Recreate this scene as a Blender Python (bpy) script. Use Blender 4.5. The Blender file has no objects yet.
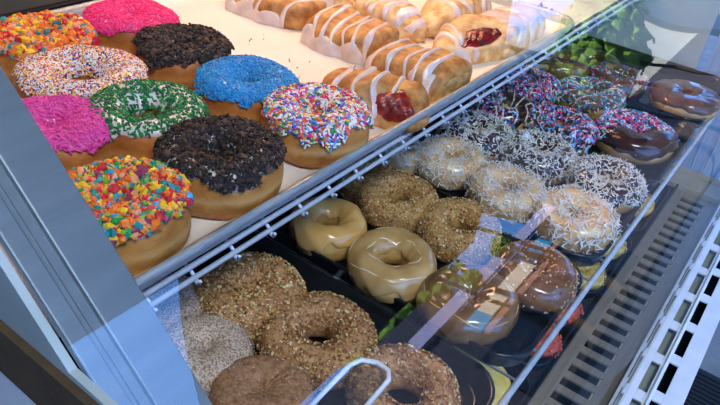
import bpy, bmesh, math, random
import numpy as np
from mathutils import Matrix, Vector
PI = math.pi
SC = bpy.context.scene
COL = SC.collection
# ------------------------------------------------------------------ camera frame
F = 680.0
def nrm(v): v = np.asarray(v, float); return v/np.linalg.norm(v)
_dx = nrm([580, -394.5, F]); _vy = np.array([-1220.7, -622.6, F])
_dy = nrm(_vy-_dx*np.dot(_vy, _dx)); _dz = np.cross(_dx, _dy)
ROT = np.array([_dx, _dy, _dz]); CAM = np.array([0, 0, 1.40])
def at(px, py, z):
    """point of the horizontal plane z seen at a pixel of the photograph (used to measure the place)"""
    r = ROT@np.array([(px-360)/F, (py-202.5)/F, 1.0]); return CAM+(z-CAM[2])/r[2]*r
ZT = 1.088      # top pan floor
ZM = 0.947      # middle tray floor
ZD = 0.760      # base deck
XE = 1.34       # far end of the case
# ------------------------------------------------------------------ materials
def lin(c):
    if isinstance(c, str):
        c = tuple(int(c[i:i+2], 16)/255 for i in (0, 2, 4))
    return tuple(((v/12.92) if v <= .04045 else ((v+.055)/1.055)**2.4) for v in c)+(1,)
MATS = {}
def mat(name, c1, c2=None, rough=.5, scale=60, bump=0, bscale=None, metal=0, sss=0, coat=0, spec=.5, detail=4, pos=(.35, .65), trans=0, stretch=None):
    if name in MATS: return MATS[name]
    m = bpy.data.materials.new(name); m.use_nodes = True
    nt = m.node_tree; b = nt.nodes['Principled BSDF']
    b.inputs['Roughness'].default_value = rough; b.inputs['Metallic'].default_value = metal
    b.inputs['Specular IOR Level'].default_value = spec
    b.inputs['Base Color'].default_value = lin(c1)
    if sss:
        b.inputs['Subsurface Weight'].default_value = sss
        b.inputs['Subsurface Radius'].default_value = (1, .5, .25)
        b.inputs['Subsurface Scale'].default_value = .004
    if coat: b.inputs['Coat Weight'].default_value = coat; b.inputs['Coat Roughness'].default_value = .12
    if trans: b.inputs['Transmission Weight'].default_value = trans
    tc = nt.nodes.new('ShaderNodeTexCoord'); src = tc.outputs['Object']
    if stretch:
        mp = nt.nodes.new('ShaderNodeMapping'); mp.inputs['Scale'].default_value = stretch
        nt.links.new(src, mp.inputs['Vector']); src = mp.outputs['Vector']
    n = nt.nodes.new('ShaderNodeTexNoise'); n.inputs['Scale'].default_value = scale; n.inputs['Detail'].default_value = detail
    nt.links.new(src, n.inputs['Vector'])
    r = nt.nodes.new('ShaderNodeValToRGB')
    r.color_ramp.elements[0].color = lin(c1); r.color_ramp.elements[1].color = lin(c2 or c1)
    r.color_ramp.elements[0].position, r.color_ramp.elements[1].position = pos
    nt.links.new(n.outputs['Fac'], r.inputs['Fac']); nt.links.new(r.outputs['Color'], b.inputs['Base Color'])
    if bump:
        n2 = nt.nodes.new('ShaderNodeTexNoise'); n2.inputs['Scale'].default_value = bscale or scale*3; n2.inputs['Detail'].default_value = 5
        nt.links.new(src, n2.inputs['Vector'])
        bp = nt.nodes.new('ShaderNodeBump'); bp.inputs['Strength'].default_value = bump; bp.inputs['Distance'].default_value = .002
        nt.links.new(n2.outputs['Fac'], bp.inputs['Height']); nt.links.new(bp.outputs['Normal'], b.inputs['Normal'])
    MATS[name] = m; return m
def dough_mat(name, fried, fried2, pale, rough=.45, bump=.35, band=.020, bandw=.006):
    """fried crust with the pale proof line that runs round a raised doughnut's middle"""
    if name in MATS: return MATS[name]
    m = mat(name, fried, fried2, rough, 45, bump, 220, sss=.15, spec=.4)
    nt = m.node_tree; b = nt.nodes['Principled BSDF']
    ramp = b.inputs['Base Color'].links[0].from_node
    tc = [n for n in nt.nodes if n.type == 'TEX_COORD'][0]; nz = [n for n in nt.nodes if n.type == 'TEX_NOISE'][0]
    sx = nt.nodes.new('ShaderNodeSeparateXYZ'); nt.links.new(tc.outputs['Object'], sx.inputs[0])
    def mth(op, a, bb):
        x = nt.nodes.new('ShaderNodeMath'); x.operation = op
        for i, v in ((0, a), (1, bb)):
            if isinstance(v, (int, float)): x.inputs[i].default_value = v
            else: nt.links.new(v, x.inputs[i])
        return x.outputs[0]
    w = mth('ADD', sx.outputs['Z'], mth('MULTIPLY', mth('SUBTRACT', nz.outputs['Fac'], .5), .010))
    d = mth('DIVIDE', mth('ABSOLUTE', mth('SUBTRACT', w, band), 0), bandw)
    fac = mth('SUBTRACT', 1.0, d); fac.node.use_clamp = True
    fac = mth('MULTIPLY', fac, .55)
    mx = nt.nodes.new('ShaderNodeMix'); mx.data_type = 'RGBA'
    nt.links.new(fac, mx.inputs['Factor']); nt.links.new(ramp.outputs['Color'], mx.inputs['A']); mx.inputs['B'].default_value = lin(pale)
    nt.links.new(mx.outputs['Result'], b.inputs['Base Color'])
    return m
def M(name):
    return MATS[name]
dough_mat('raised_dough', '9a5722', 'bd7836', 'd8a05c')
dough_mat('raised_dough_light', 'a4662a', 'c48842', 'deb070')
mat('coconut_glaze', 'd9a866', 'ecd2a6', .3, 50, .3, 120, coat=.3)
dough_mat('cake_dough_pale', 'd2a970', 'e8ca98', 'ead2a0', bump=.5)
dough_mat('cake_dough_gold', 'b07f3f', 'd3a55d', 'dcb878', bump=.5)
dough_mat('chocolate_iced_dough', 'b3813f', 'd0a060', 'ecd3a0')
mat('cinnamon_crust', '84573a', 'b98a63', .8, 260, .8, 500, pos=(.3, .7))
mat('sugar_crust', '936a4e', 'decbb6', .8, 600, .7, 700, pos=(.38, .6), detail=2)
mat('crumb_crust', 'a5734a', 'cd9c6a', .7, 150, .8, 400)
mat('light_crumb_crust', 'a8783f', 'd2a763', .7, 150, .8, 400)
mat('chocolate_dough', '33190f', '4b2818', .45, 90, .4, 250, coat=.2)
mat('white_icing', 'e9dcd8', 'd9cac8', .28, 40, .15, 120, sss=.2, coat=.3)
mat('strudel_icing', 'e6d6d0', 'd3bcae', .3, 50, .15, 120, sss=.2, coat=.3)
mat('pink_icing', 'e83f86', 'f0609c', .35, 50, .1, 100, sss=.1, coat=.3)
mat('magenta_icing', 'd84c9c', 'e569ae', .35, 50, .1, 100, coat=.3)
mat('blue_icing', '2f7fc0', '5aa1d6', .35, 50, .1, 100, coat=.3)
mat('chocolate_icing', '2f160f', '47241a', .22, 60, .12, 100, coat=.6)
mat('milk_chocolate_icing', '67452f', '82593d', .22, 40, .15, 70, coat=.6)
mat('brown_glaze', '6e4d2b', '876139', .2, 30, .12, 60, coat=.7)
mat('maple_icing', 'd3a057', 'e0b26c', .22, 40, .12, 70, coat=.6)
mat('cream_maple_icing', 'b48b50', 'd2ac72', .2, 35, .12, 60, coat=.7)
mat('glaze_edge', 'e8d9b6', 'd8c49a', .25, 60, .1, 90, coat=.5)
mat('coconut_white', 'f4f1ea', 'dcd9d0', .6, 300)
mat('nut_crumb_gold', 'd7ab66', 'c08d4b', .6, 300)
mat('nut_crumb_pale', 'ecd6a4', 'd8bb80', .6, 300)
mat('nut_crumb_brown', '9a6b3b', '7b4f2b', .6, 300)
mat('cookie_crumb_dark', '1d1412', '2c201b', .75, 300)
mat('cookie_crumb_black', '0f0b0b', '1a1413', .7, 300)
mat('cookie_crumb_brown', '5e463a', '4a352b', .75, 300)
PAL = dict(red='d02a35', yellow='efc52e', orange='ee7a2b', blue='1f62c4', skyblue='35a5dc', teal='1f8f96', green='2b9a48', darkgreen='136236',
           white='f1ede8', pink='ef5b9c', hotpink='f2387f', magenta='e0489f', purple='5a3aa6', navy='262e6b', peach='e89b74', lime='8fb83a', brightblue='2a97d6', deepblue='1c76b6', berry='8b3a5e')
for k, v in PAL.items(): mat('sugar_'+k, v, v, .4, 50, spec=.4)
mat('puff_pastry', '96581f', 'd39c58', .55, 70, 1, 110, sss=.1)
mat('puff_pastry_pale', 'c08a4a', 'ecca92', .55, 70, 1, 110, sss=.1)
mat('pastry_crumb', 'cfa765', 'a9783e', .85, 140, .9, 260)
mat('berry_jam', '4d0a10', '8a1518', .2, 90, .7, 160, coat=.2)
mat('cherry_jam', '561014', 'a2352c', .25, 90, .7, 160, coat=.15)
mat('parchment', 'efe6dc', 'e8ddd2', .55, 8, .25, 14)
mat('aluminium_pan', 'b9c0c6', '9aa2a9', .36, 60, .25, 160, metal=.45, stretch=(1, 8, 8))
mat('white_wire', 'c9d3df', 'b9c4d2', .35, 80, spec=.6)
mat('black_plastic', '0d1014', '14181c', .22, 30, spec=.5)
mat('deck_steel', '8b7d6a', '9a8b76', .4, 30, .1, 300, metal=.1, stretch=(1, 12, 1))
mat('slot_dark', '070707', '0c0c0c', .9, 20)
mat('white_enamel', 'dfe5ee', 'd2dae6', .3, 30)
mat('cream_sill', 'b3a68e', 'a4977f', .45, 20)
mat('frame_metal', '747f87', '6a757e', .38, 12, .1, 200, metal=.3, stretch=(1, 1, 14))
mat('end_panel_grey', '9aa8ab', '84938f', .5, 14, .1, 60)
mat('panel_light_grey', 'd0d6da', 'bfc6cb', .6, 30, .2, 120)
mat('brown_gasket', '3a2c1c', '46361f', .9, 60, .5, 200)
mat('end_wall_paint', 'c2cbc6', 'b2bcb7', .5, 9)
mat('back_door_grey', '5b544b', '6a6258', .6, 8)
mat('black_track', '0a0c10', '0f1216', .5, 20)
mat('inner_dark', '16181a', '1d1f21', .7, 10)
mat('red_cookie', 'c4412f', 'dd6a4c', .6, 90, .7, 200)
mat('lemon_cookie', 'dcc574', 'c9a84c', .6, 90, .7, 200)
mat('cheese_filling', 'e7c64c', 'efdc88', .5, 70, .4, 120)
mat('orange_pastry', 'dd9a3c', 'efbd63', .5, 60, .4, 160)
mat('black_mat', '101113', '17181a', .85, 60, .4, 90)
mat('floor_stone', '8e857c', '7a7169', .7, 12, .1, 60)
mat('olive_channel', '8d9488', '7d8478', .5, 10); mat('pavement', '34322d', '2b2925', .8, 2); mat('room_wall', 'aaa69f', '9f9b94', .8, 3); mat('dark_mullion', '0b0b0d', '0f0f11', .6, 3)
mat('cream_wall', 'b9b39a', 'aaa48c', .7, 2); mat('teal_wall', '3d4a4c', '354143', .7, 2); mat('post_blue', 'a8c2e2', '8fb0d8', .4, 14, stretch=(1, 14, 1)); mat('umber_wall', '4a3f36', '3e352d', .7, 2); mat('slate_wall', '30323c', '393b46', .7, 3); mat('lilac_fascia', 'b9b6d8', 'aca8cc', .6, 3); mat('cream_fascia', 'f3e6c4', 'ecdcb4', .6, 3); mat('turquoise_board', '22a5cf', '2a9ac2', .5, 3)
mat('terracotta_band', 'b8826c', 'a8735d', .7, 3); mat('leaves_bright', '7fa52f', '4f7a22', .7, 3); mat('leaves_dark', '2f4a20', '223a18', .7, 3)
mat('canopy_dark', '26282a', '303234', .8, 4)
# ------------------------------------------------------------------ object helpers
def link(o, parent=None):
    COL.objects.link(o)
    if parent is not None: o.parent = parent
    return o
def tag(o, label=None, cat=None, group=None, kind=None):
    if label: o['label'] = label
    if cat: o['category'] = cat
    if group: o['group'] = group
    if kind: o['kind'] = kind
    return o
def empty(name, loc, rz=0, tilt=(0, 0)):
    o = bpy.data.objects.new(name, None); o.empty_display_size = .02
    o.location = loc; o.rotation_euler = (tilt[0], tilt[1], rz); return link(o)
def mesh_obj(name, verts, faces, mats, parent=None, midx=None, smooth=True):
    me = bpy.data.meshes.new(name)
    me.from_pydata([tuple(map(float, v)) for v in verts] if not isinstance(verts, np.ndarray) else verts.tolist(), [], faces if isinstance(faces, list) else faces.tolist())
    if not isinstance(mats, (list, tuple)): mats = [mats]
    for m in mats: me.materials.append(m)
    if midx is not None: me.polygons.foreach_set('material_index', np.asarray(midx, dtype=np.int32))
    me.polygons.foreach_set('use_smooth', np.full(len(me.polygons), smooth)); me.update()
    return link(bpy.data.objects.new(name, me), parent)
class MB:
    """collects boxes, tubes and sheets into one mesh"""
    def __init__(s): s.v = []; s.f = []
    def add(s, v, f):
        n = len(s.v); s.v += [tuple(map(float, p)) for p in v]; s.f += [tuple(n+i for i in q) for q in f]
    def box(s, a, b):
        x0, y0, z0 = a; x1, y1, z1 = b
        s.add([(x0, y0, z0), (x1, y0, z0), (x1, y1, z0), (x0, y1, z0), (x0, y0, z1), (x1, y0, z1), (x1, y1, z1), (x0, y1, z1)],
              [(3, 2, 1, 0), (4, 5, 6, 7), (0, 1, 5, 4), (1, 2, 6, 5), (2, 3, 7, 6), (3, 0, 4, 7)])
    def tube(s, pts, r, n=8, cap=True):
        pts = [np.array(p, float) for p in pts]; m = len(pts); rings = []
        for i, p in enumerate(pts):
            t = nrm(pts[min(i+1, m-1)]-pts[max(i-1, 0)])
            up = np.array([0, 0, 1.]) if abs(t[2]) < .9 else np.array([1., 0, 0])
            a = nrm(np.cross(t, up)); b = np.cross(t, a); rr = r[i] if isinstance(r, (list, tuple)) else r
            rings.append([p+rr*(a*math.cos(2*PI*k/n)+b*math.sin(2*PI*k/n)) for k in range(n)])
        v = [q for g in rings for q in g]
        f = [(i*n+k, i*n+(k+1) % n, (i+1)*n+(k+1) % n, (i+1)*n+k) for i in range(m-1) for k in range(n)]
        if cap: f += [tuple(range(n)), tuple((m-1)*n+k for k in reversed(range(n)))]
        s.add(v, f)
    def sweep(s, prof, x0, x1, closed=True, nx=1):
        """profile of (y,z) points carried along x"""
        n = len(prof); v = [(x0+(x1-x0)*i/nx, y, z) for i in range(nx+1) for y, z in prof]
        f = [(i*n+k, i*n+(k+1) % n, (i+1)*n+(k+1) % n, (i+1)*n+k) for i in range(nx) for k in range(n if closed else n-1)]
        if closed: f += [tuple(reversed(range(n))), tuple(nx*n+k for k in range(n))]
        s.add(v, f)
    def build(s, name, m, parent=None, smooth=False, bevel=0):
        o = mesh_obj(name, s.v, s.f, m, parent, smooth=smooth)
        if bevel:
            b = o.modifiers.new('bevel', 'BEVEL'); b.width = bevel; b.segments = 2; b.limit_method = 'ANGLE'
        return o
def rrect(x0, x1, y0, y1, r, n=6):
    pts = []
    for cx, cy, a in ((x1-r, y1-r, 0), (x0+r, y1-r, PI/2), (x0+r, y0+r, PI), (x1-r, y0+r, 3*PI/2)):
        for i in range(n+1):
            t = a+PI/2*i/n; pts.append((cx+r*math.cos(t), cy+r*math.sin(t)))
    return pts
def tray_mesh(x0, x1, y0, y1, z0, prof, r):
    """prof: list of (inset, z); first ring outermost, last ring is capped as floor"""
    v = []; f = []
    for ins, z in prof:
        p = rrect(x0+ins, x1-ins, y0+ins, y1-ins, max(r-ins, .004)); v += [(x, y, z0+z) for x, y in p]
    n = len(p)
    for i in range(len(prof)-1):
        f += [(i*n+k, i*n+(k+1) % n, (i+1)*n+(k+1) % n, (i+1)*n+k) for k in range(n)]
    f.append(tuple((len(prof)-1)*n+k for k in range(n)))
    return v, f
# ------------------------------------------------------------------ toppings
def ico(sub=1):
    bm = bmesh.new(); bmesh.ops.create_icosphere(bm, subdivisions=sub, radius=1)
    v = np.array([p.co[:] for p in bm.verts]); f = [tuple(q.index for q in fc.verts) for fc in bm.faces]; bm.free(); return v, f
ICO1 = ico(1)
def capsule(n=6):
    rings = [(-1, .35), (-.86, .85), (-.6, 1), (.6, 1), (.86, .85), (1, .35)]
    v = [(x, r*math.cos(2*PI*k/n), r*math.sin(2*PI*k/n)) for x, r in rings for k in range(n)]
    m = len(rings); f = [(i*n+k, i*n+(k+1) % n, (i+1)*n+(k+1) % n, (i+1)*n+k) for i in range(m-1) for k in range(n)]
    f += [tuple(reversed(range(n))), tuple((m-1)*n+k for k in range(n))]
    return np.array(v), f
CAPS = capsule()
def flake():
    n = 4; pts = []; m = 5; v = []
    for i in range(m):
        s = -1+2*i/(m-1); w = .9 if 0 < i < m-1 else .45
        for k in range(n):
            a = 2*PI*k/n+PI/4; v.append((s, w*math.cos(a), w*.55*math.sin(a)))
    f = [(i*n+k, i*n+(k+1) % n, (i+1)*n+(k+1) % n, (i+1)*n+k) for i in range(m-1) for k in range(n)]
    f += [tuple(reversed(range(n))), tuple((m-1)*n+k for k in range(n))]
    return np.array(v), f
FLAKE = flake()
def batch(name, tmpl, pos, frames, scales, mats, midx, parent, rng, jitter=0, bend=0, smooth=True):
    tv, tf = tmpl; N = len(pos); nv = len(tv)
    V = np.repeat(tv[None], N, 0).copy()
    if jitter: V *= 1+rng.uniform(-jitter, jitter, (N, nv, 1))
    if bend:
        bb = rng.uniform(-bend, bend, (N, 1)); b2 = rng.uniform(0, bend, (N, 1))
        V[:, :, 1] += 0; off1 = bb*(V[:, :, 0]**2); off2 = b2*(V[:, :, 0]**2)
    V = V*scales[:, None, :]
    if bend:
        V[:, :, 1] += off1*scales[:, None, 0]; V[:, :, 2] += off2*scales[:, None, 0]
    W = np.einsum('nij,nvj->nvi', frames, V)+pos[:, None, :]
    faces = []
    for i in range(N):
        o = i*nv; faces += [tuple(o+q for q in fc) for fc in tf]
    mi = np.repeat(np.asarray(midx), len(tf))
    o = mesh_obj(name, W.reshape(-1, 3), faces, mats, parent, mi, smooth); o['kind'] = 'stuff'; return o
class Surf:
    """doughnut surface: ring of radius R with hole r and height h"""
    def __init__(s, R, r, h, seed, wob=.05, ridges=0):
        s.R, s.r, s.h = R, r, h; g = np.random.default_rng(seed); s.rng = g
        s.ph = g.uniform(0, 2*PI, 12); s.am = g.uniform(.5, 1, 12)*wob; s.sq = 1+g.uniform(-.03, .03); s.ridges = ridges
    def P(s, th, ph, off=0):
        R, r, h = s.R, s.r, s.h; rc = (R+r)/2; a = (R-r)/2; b = h/2; p = s.ph; A = s.am
        w = A[0]*np.sin(2*th+p[0])+A[1]*.7*np.sin(3*th+p[1])+A[2]*.4*np.sin(5*th+p[2])
        wz = A[3]*1.1*np.sin(th+p[3])+A[4]*.8*np.sin(3*th+p[4])+A[5]*.5*np.sin(6*th+2*ph+p[5])
        ws = A[6]*.5*np.sin(4*th+2*ph+p[6])+A[7]*.35*np.sin(7*th-3*ph+p[7])
        if s.ridges: ws = ws+.03*np.sin(s.ridges*th*0+22*np.cos(th)+3*np.sin(ph))
        cc = np.cos(ph); cx = np.where(cc > 0, np.abs(cc)**.68, -np.abs(cc)**1.15); cz = np.sign(np.sin(ph))*np.abs(np.sin(ph))**.86
        aa = a*(1+ws)+off; bb = b*(1+ws*.7)+off
        rad = rc*(1+w*.35)+aa*cx*(1+w*.6); z = b+bb*cz*(1+wz*.6)
        rad = np.maximum(rad, .002)
        z = np.where(z < b*.16, b*.16*np.exp(np.minimum((z-b*.16)/(b*.3), 0)), z)-b*.06
        return np.stack([rad*np.cos(th), rad*np.sin(th)*s.sq, np.maximum(z, .0002)], -1)
    def N(s, th, ph, off=0):
        e = 1e-3; a = s.P(th+e, ph, off)-s.P(th-e, ph, off); b = s.P(th, ph+e, off)-s.P(th, ph-e, off)
        n = np.cross(a, b); return n/np.maximum(np.linalg.norm(n, axis=-1, keepdims=True), 1e-12)
def grid_faces(nu, nv, wrapu, wrapv):
    f = []
    for i in range(nu if wrapu else nu-1):
        for j in range(nv if wrapv else nv-1):
            i2 = (i+1) % nu; j2 = (j+1) % nv; f.append((i*nv+j, i2*nv+j, i2*nv+j2, i*nv+j2))
    return f
def ring_body(S, m, parent, name='dough', nu=96, nv=32):
    th, ph = np.meshgrid(np.linspace(0, 2*PI, nu, False), np.linspace(0, 2*PI, nv, False), indexing='ij')
    return mesh_obj(name, S.P(th, ph).reshape(-1, 3), grid_faces(nu, nv, True, True), m, parent)
def edge_out(S, th, base, amp):
    p = S.ph; return base+amp*(np.sin(3*th+p[8])*.5+np.sin(5*th+p[9])*.45+np.sin(11*th+p[10])*.3+np.sin(17*th+p[11])*.18)
def icing(S, m, parent, base=.15, amp=.22, inner=PI-.25, t=.0018, name='icing', nu=128, nv=22):
    th = np.linspace(0, 2*PI, nu, False); po = edge_out(S, th, base, amp); pi_ = inner+.15*np.sin(4*th+S.ph[2])
    k = np.linspace(0, 1, nv); T, K = np.meshgrid(th, k, indexing='ij')
    PH = po[:, None]+(pi_-po)[:, None]*K
    e = np.minimum(K, 1-K)*nv/2.2; off = -.0008+(t+.0008)*np.sqrt(np.clip(e, 0, 1)*(2-np.clip(e, 0, 1)))
    off = off+.0003*np.sin(9*T+5*PH)
    return mesh_obj(name, S.P(T, PH, off).reshape(-1, 3), grid_faces(nu, nv, True, False), m, parent)
def scatter(S, n, rng, base=.2, amp=.22, inner=PI-.2, sect=None, off=.0016, dens=None):
    th = rng.uniform(0, 2*PI, n*3); ph = rng.uniform(-.35, inner, n*3)
    ok = ph > edge_out(S, th, base, amp)
    w = ((S.R+S.r)/2+(S.R-S.r)/2*np.cos(ph))/S.R; ok &= rng.uniform(0, 1, n*3) < w
    if sect is not None: ok &= sect(th, ph, rng)
    th, ph = th[ok][:n], ph[ok][:n]
    P = S.P(th, ph, off); Nn = S.N(th, ph)
    if len(P) and np.mean(Nn[:, 2]) < 0: Nn = -Nn
    return P, Nn
def frames(Nn, rng, lift=.2):
    n = len(Nn); r = rng.normal(size=(n, 3)); t = r-np.sum(r*Nn, 1)[:, None]*Nn; t /= np.linalg.norm(t, axis=1)[:, None]
    t = t+Nn*rng.uniform(-lift*.3, lift, (n, 1)); t /= np.linalg.norm(t, axis=1)[:, None]
    b = np.cross(Nn, t); b /= np.linalg.norm(b, axis=1)[:, None]; c = np.cross(t, b)
    return np.stack([t, b, c], -1)
def jimmies(S, parent, n, colors, L=.0031, r=.00075, name='sprinkles', lift=.5, **kw):
    rng = S.rng; P, Nn = scatter(S, n, rng, **kw); N = len(P)
    P = P+Nn*rng.uniform(0, .0016, (N, 1))
    sc = np.stack([rng.uniform(.75, 1.15, N)*L, np.full(N, r), np.full(N, r)], 1)
    names = [c for c, w in colors]; w = np.array([w for c, w in colors], float); w /= w.sum()
    return batch(name, CAPS, P, frames(Nn, rng, lift), sc, [M('sugar_'+c) for c in names], rng.choice(len(names), N, p=w), parent, rng)
def beads(S, parent, n, colors, r=.0009, **kw):
    rng = S.rng; P, Nn = scatter(S, n, rng, **kw); N = len(P); sc = np.full((N, 3), r)*rng.uniform(.8, 1.15, (N, 1))
    names = [c for c, w in colors]; w = np.array([w for c, w in colors], float); w /= w.sum()
    return batch('nonpareils', ICO1, P, frames(Nn, rng), sc, [M('sugar_'+c) for c in names], rng.choice(len(names), N, p=w), parent, rng)
def chunks(S, parent, n, mats, lo, hi, name='crumbs', pile=.002, flat=.6, big=0, **kw):
    rng = S.rng; P, Nn = scatter(S, n, rng, **kw); N = len(P); s = rng.uniform(0, 1, N)**2.2*(hi-lo)+lo
    sc = s[:, None]*rng.uniform(.6, 1.2, (N, 3)); sc[:, 2] *= flat; P = P+Nn*rng.uniform(0, pile, (N, 1))
    mi = rng.choice(len(mats), N, p=np.array([w for m, w in mats])/sum(w for m, w in mats))
    return batch(name, ICO1, P, frames(Nn, rng, .8), sc, [M(m) for m, w in mats], mi, parent, rng, jitter=.45, smooth=False)
def flakes(S, parent, n, L=.0048, w=.0006, name='coconut_flakes', **kw):
    rng = S.rng; P, Nn = scatter(S, n, rng, **kw); N = len(P); P = P+Nn*rng.uniform(0, .003, (N, 1))
    sc = np.stack([rng.uniform(.45, 1.2, N)*L, rng.uniform(.8, 1.3, N)*w, rng.uniform(.8, 1.3, N)*w], 1)
    return batch(name, FLAKE, P, frames(Nn, rng, 1.1), sc, [M('coconut_white')], np.zeros(N, int), parent, rng, bend=.35, smooth=False)
def drizzle(S, parent, m, seed, n=5, w=.0013, name='drizzle', ang=.5, base=.25):
    """thin lines of icing dripped back and forth across the ring"""
    rng = np.random.default_rng(seed); V = []; Fc = []
    for i in range(n):
        c = (-1+2*(i+.5)/n)*S.R*.85; d = ang+rng.uniform(-.1, .1); pts = []
        for s in np.linspace(-1, 1, 60):
            x = s*S.R; y = c+.003*math.sin(5*s+i); X = x*math.cos(d)-y*math.sin(d); Y = x*math.sin(d)+y*math.cos(d)
            rad = math.hypot(X, Y); rc = (S.R+S.r)/2; a = (S.R-S.r)/2; q = (rad-rc)/a
            if -1 < q < .98: pts.append((math.atan2(Y, X), math.acos(np.clip(q, -1, 1)) if q > -.96 else PI-.25, s))
            else: pts.append(None)
        seg = []
        for p in pts+[None]:
            if p is None:
                if len(seg) > 3:
                    th = np.array([a for a, b, _ in seg]); ph = np.array([b for a, b, _ in seg]); C = S.P(th, ph, .0016)
                    mb = MB(); ww = [w*(.5+.5*math.sin(k*.7+i)**2)*(1 if 0 < k < len(seg)-1 else .3) for k in range(len(seg))]
                    mb.tube(C, ww, 6); o = len(V); V += mb.v; Fc += [tuple(o+x for x in q) for q in mb.f]
                seg = []
            else: seg.append(p)
    return mesh_obj(name, V, Fc, m, parent)
def rim_line(S, parent, m, phi=1.0, w=.0008, name='glaze_rim', amp=.25):
    th = np.linspace(0, 2*PI, 90); ph = phi+amp*(np.sin(2*th+S.ph[1])+.5*np.sin(5*th+S.ph[4])); ph[-1] = ph[0]
    mb = MB(); mb.tube(S.P(th, ph, .0013), [w*(.6+.5*abs(math.sin(3*t+S.ph[3]))) for t in th], 6); return mb.build(name, m, parent, smooth=True)
def shape_at(px, py, z, h):
    p = at(px, py, z+h*.5); return (float(p[0]), float(p[1]), z)
count = [0]
def donut(px, py, w, z, label, dough, h=.036, hole=.25, seed=None, tilt=(0, 0), wob=.05, name='doughnut', group=None, ridges=0, band=None):
    count[0] += 1; seed = seed or 100+count[0]
    x, y, zz = shape_at(px, py, z, h)
    R = w/2; t = empty(name, (x, y, zz), (seed*1.7) % 6.28, tilt); tag(t, label, 'doughnut', group)
    S = Surf(R, R*hole, h, seed, wob, ridges); ring_body(S, M(dough), t)
    return t, S
# ================================================================== THE CASE
def st(o): o['kind'] = 'structure'; return o
# base deck with the vented grille
GY0, GY1 = .022, .105
def slab_with_slots(z, x0, x1, y0, y1, slots, th=.003):
    """plate cut by rectangular slots: built strip by strip so every slot is a real hole"""
    ys = sorted({y0, y1} | {q for s in slots for q in (s[2], s[3])}); mb = MB()
    for a, b in zip(ys[:-1], ys[1:]):
        c = sorted([s for s in slots if s[2] <= a+1e-9 and s[3] >= b-1e-9]); cur = x0
        for s in c:
            if s[0] > cur: mb.box((cur, a, z-th), (s[0], b, z))
            cur = max(cur, s[1])
        if cur < x1: mb.box((cur, a, z-th), (x1, b, z))
    return mb
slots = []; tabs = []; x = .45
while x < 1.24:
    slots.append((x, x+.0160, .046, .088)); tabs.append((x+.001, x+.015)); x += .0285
slots = [s for s in slots]
gr = slab_with_slots(ZD, .115, XE-.08, GY0, GY1, slots).build('air_grille', M('deck_steel'))
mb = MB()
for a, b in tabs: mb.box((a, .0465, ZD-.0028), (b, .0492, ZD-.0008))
mb.build('painted_slit_light', M('cream_sill'), gr)['kind'] = 'stuff'  # cream boxes stand in for the yellow light in the slot ends
tag(gr, 'dark metal air grille with rectangular slots along the base deck front', 'grille')
mb = MB(); mb.box((.115, GY0, ZD-.032), (XE, .76, ZD-.030)); st(mb.build('floor', M('slot_dark')))
mb = MB(); mb.box((.115, GY1+.0005, ZD-.003), (XE-.081, .74, ZD)); tag(mb.build('base_deck', M('inner_dark')), 'dark base deck of the display case holding the lowest pastry trays', 'shelf')
mb = MB(); mb.box((.115, GY1-.002, ZD+.0005), (XE-.082, GY1+.0015, ZD+.010)); tag(mb.build('deck_lip', M('black_plastic')), 'thin black lip between the air grille and the lowest trays', 'trim')
# beige sill at the far end
mb = MB(); mb.box((XE-.079, .005, ZD-.02), (XE, .70, ZD+.001)); mb.box((XE-.079, .005, ZD+.001), (XE-.074, .70, ZD+.008)); mb.box((XE-.012, .005, ZD+.001), (XE-.006, .70, ZD+.012))
tag(mb.build('end_sill', M('cream_sill'), bevel=.001), 'beige metal sill across the far end of the case floor', 'sill')
# white slotted front rail
def xs(a, b, pitch, w):
    r = []; q = a
    while q+w < b: r.append((q, q+w)); q += pitch
    return r
rail = empty('front_rail', (0, 0, ZD)); tag(rail, 'white metal front rail with two rows of vent slots', 'rail')
RS = xs(.30, XE+.2, .0815, .062)
top = slab_with_slots(.004, .115, XE+.25, -.0075, .020, [(a, b, -.0050, .0065) for a, b in RS])
top.build('inner_flange', M('white_enamel'), rail, bevel=.0005)
mb = MB(); mb.sweep([(-.0118, .001), (-.0112, .0065), (-.0095, .0082), (-.0078, .0065), (-.0072, .001)], .115, XE+.25); mb.build('ridge', M('white_enamel'), rail, smooth=False, bevel=.0006)
face = slab_with_slots(.003, .115, XE+.25, -.047, -.0110, [(a+.015, b+.015, -.0245, -.0130) for a, b in RS])
face.build('outer_flange', M('white_enamel'), rail, bevel=.0005)
mb = MB(); mb.box((.115, -.047, -.09), (XE+.25, -.044, .0025)); mb.build('fascia', M('white_enamel'), rail)
mb = MB(); mb.box((.115, -.043, -.028), (XE+.25, -.0105, -.025)); mb.build('slot_backing', M('slot_dark'), rail)
mb = MB(); mb.box((.115, -.0095, -.010), (XE+.25, .019, -.008)); mb.build('inner_channel', M('olive_channel'), rail)
mb = MB(); mb.sweep([(.0205, .7625-ZD), (.027, .7615-ZD), (.027, .0045), (.0205, .0050)], .115, XE-.08)
mb.build('cream_edge', M('cream_sill'), rail)
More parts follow.
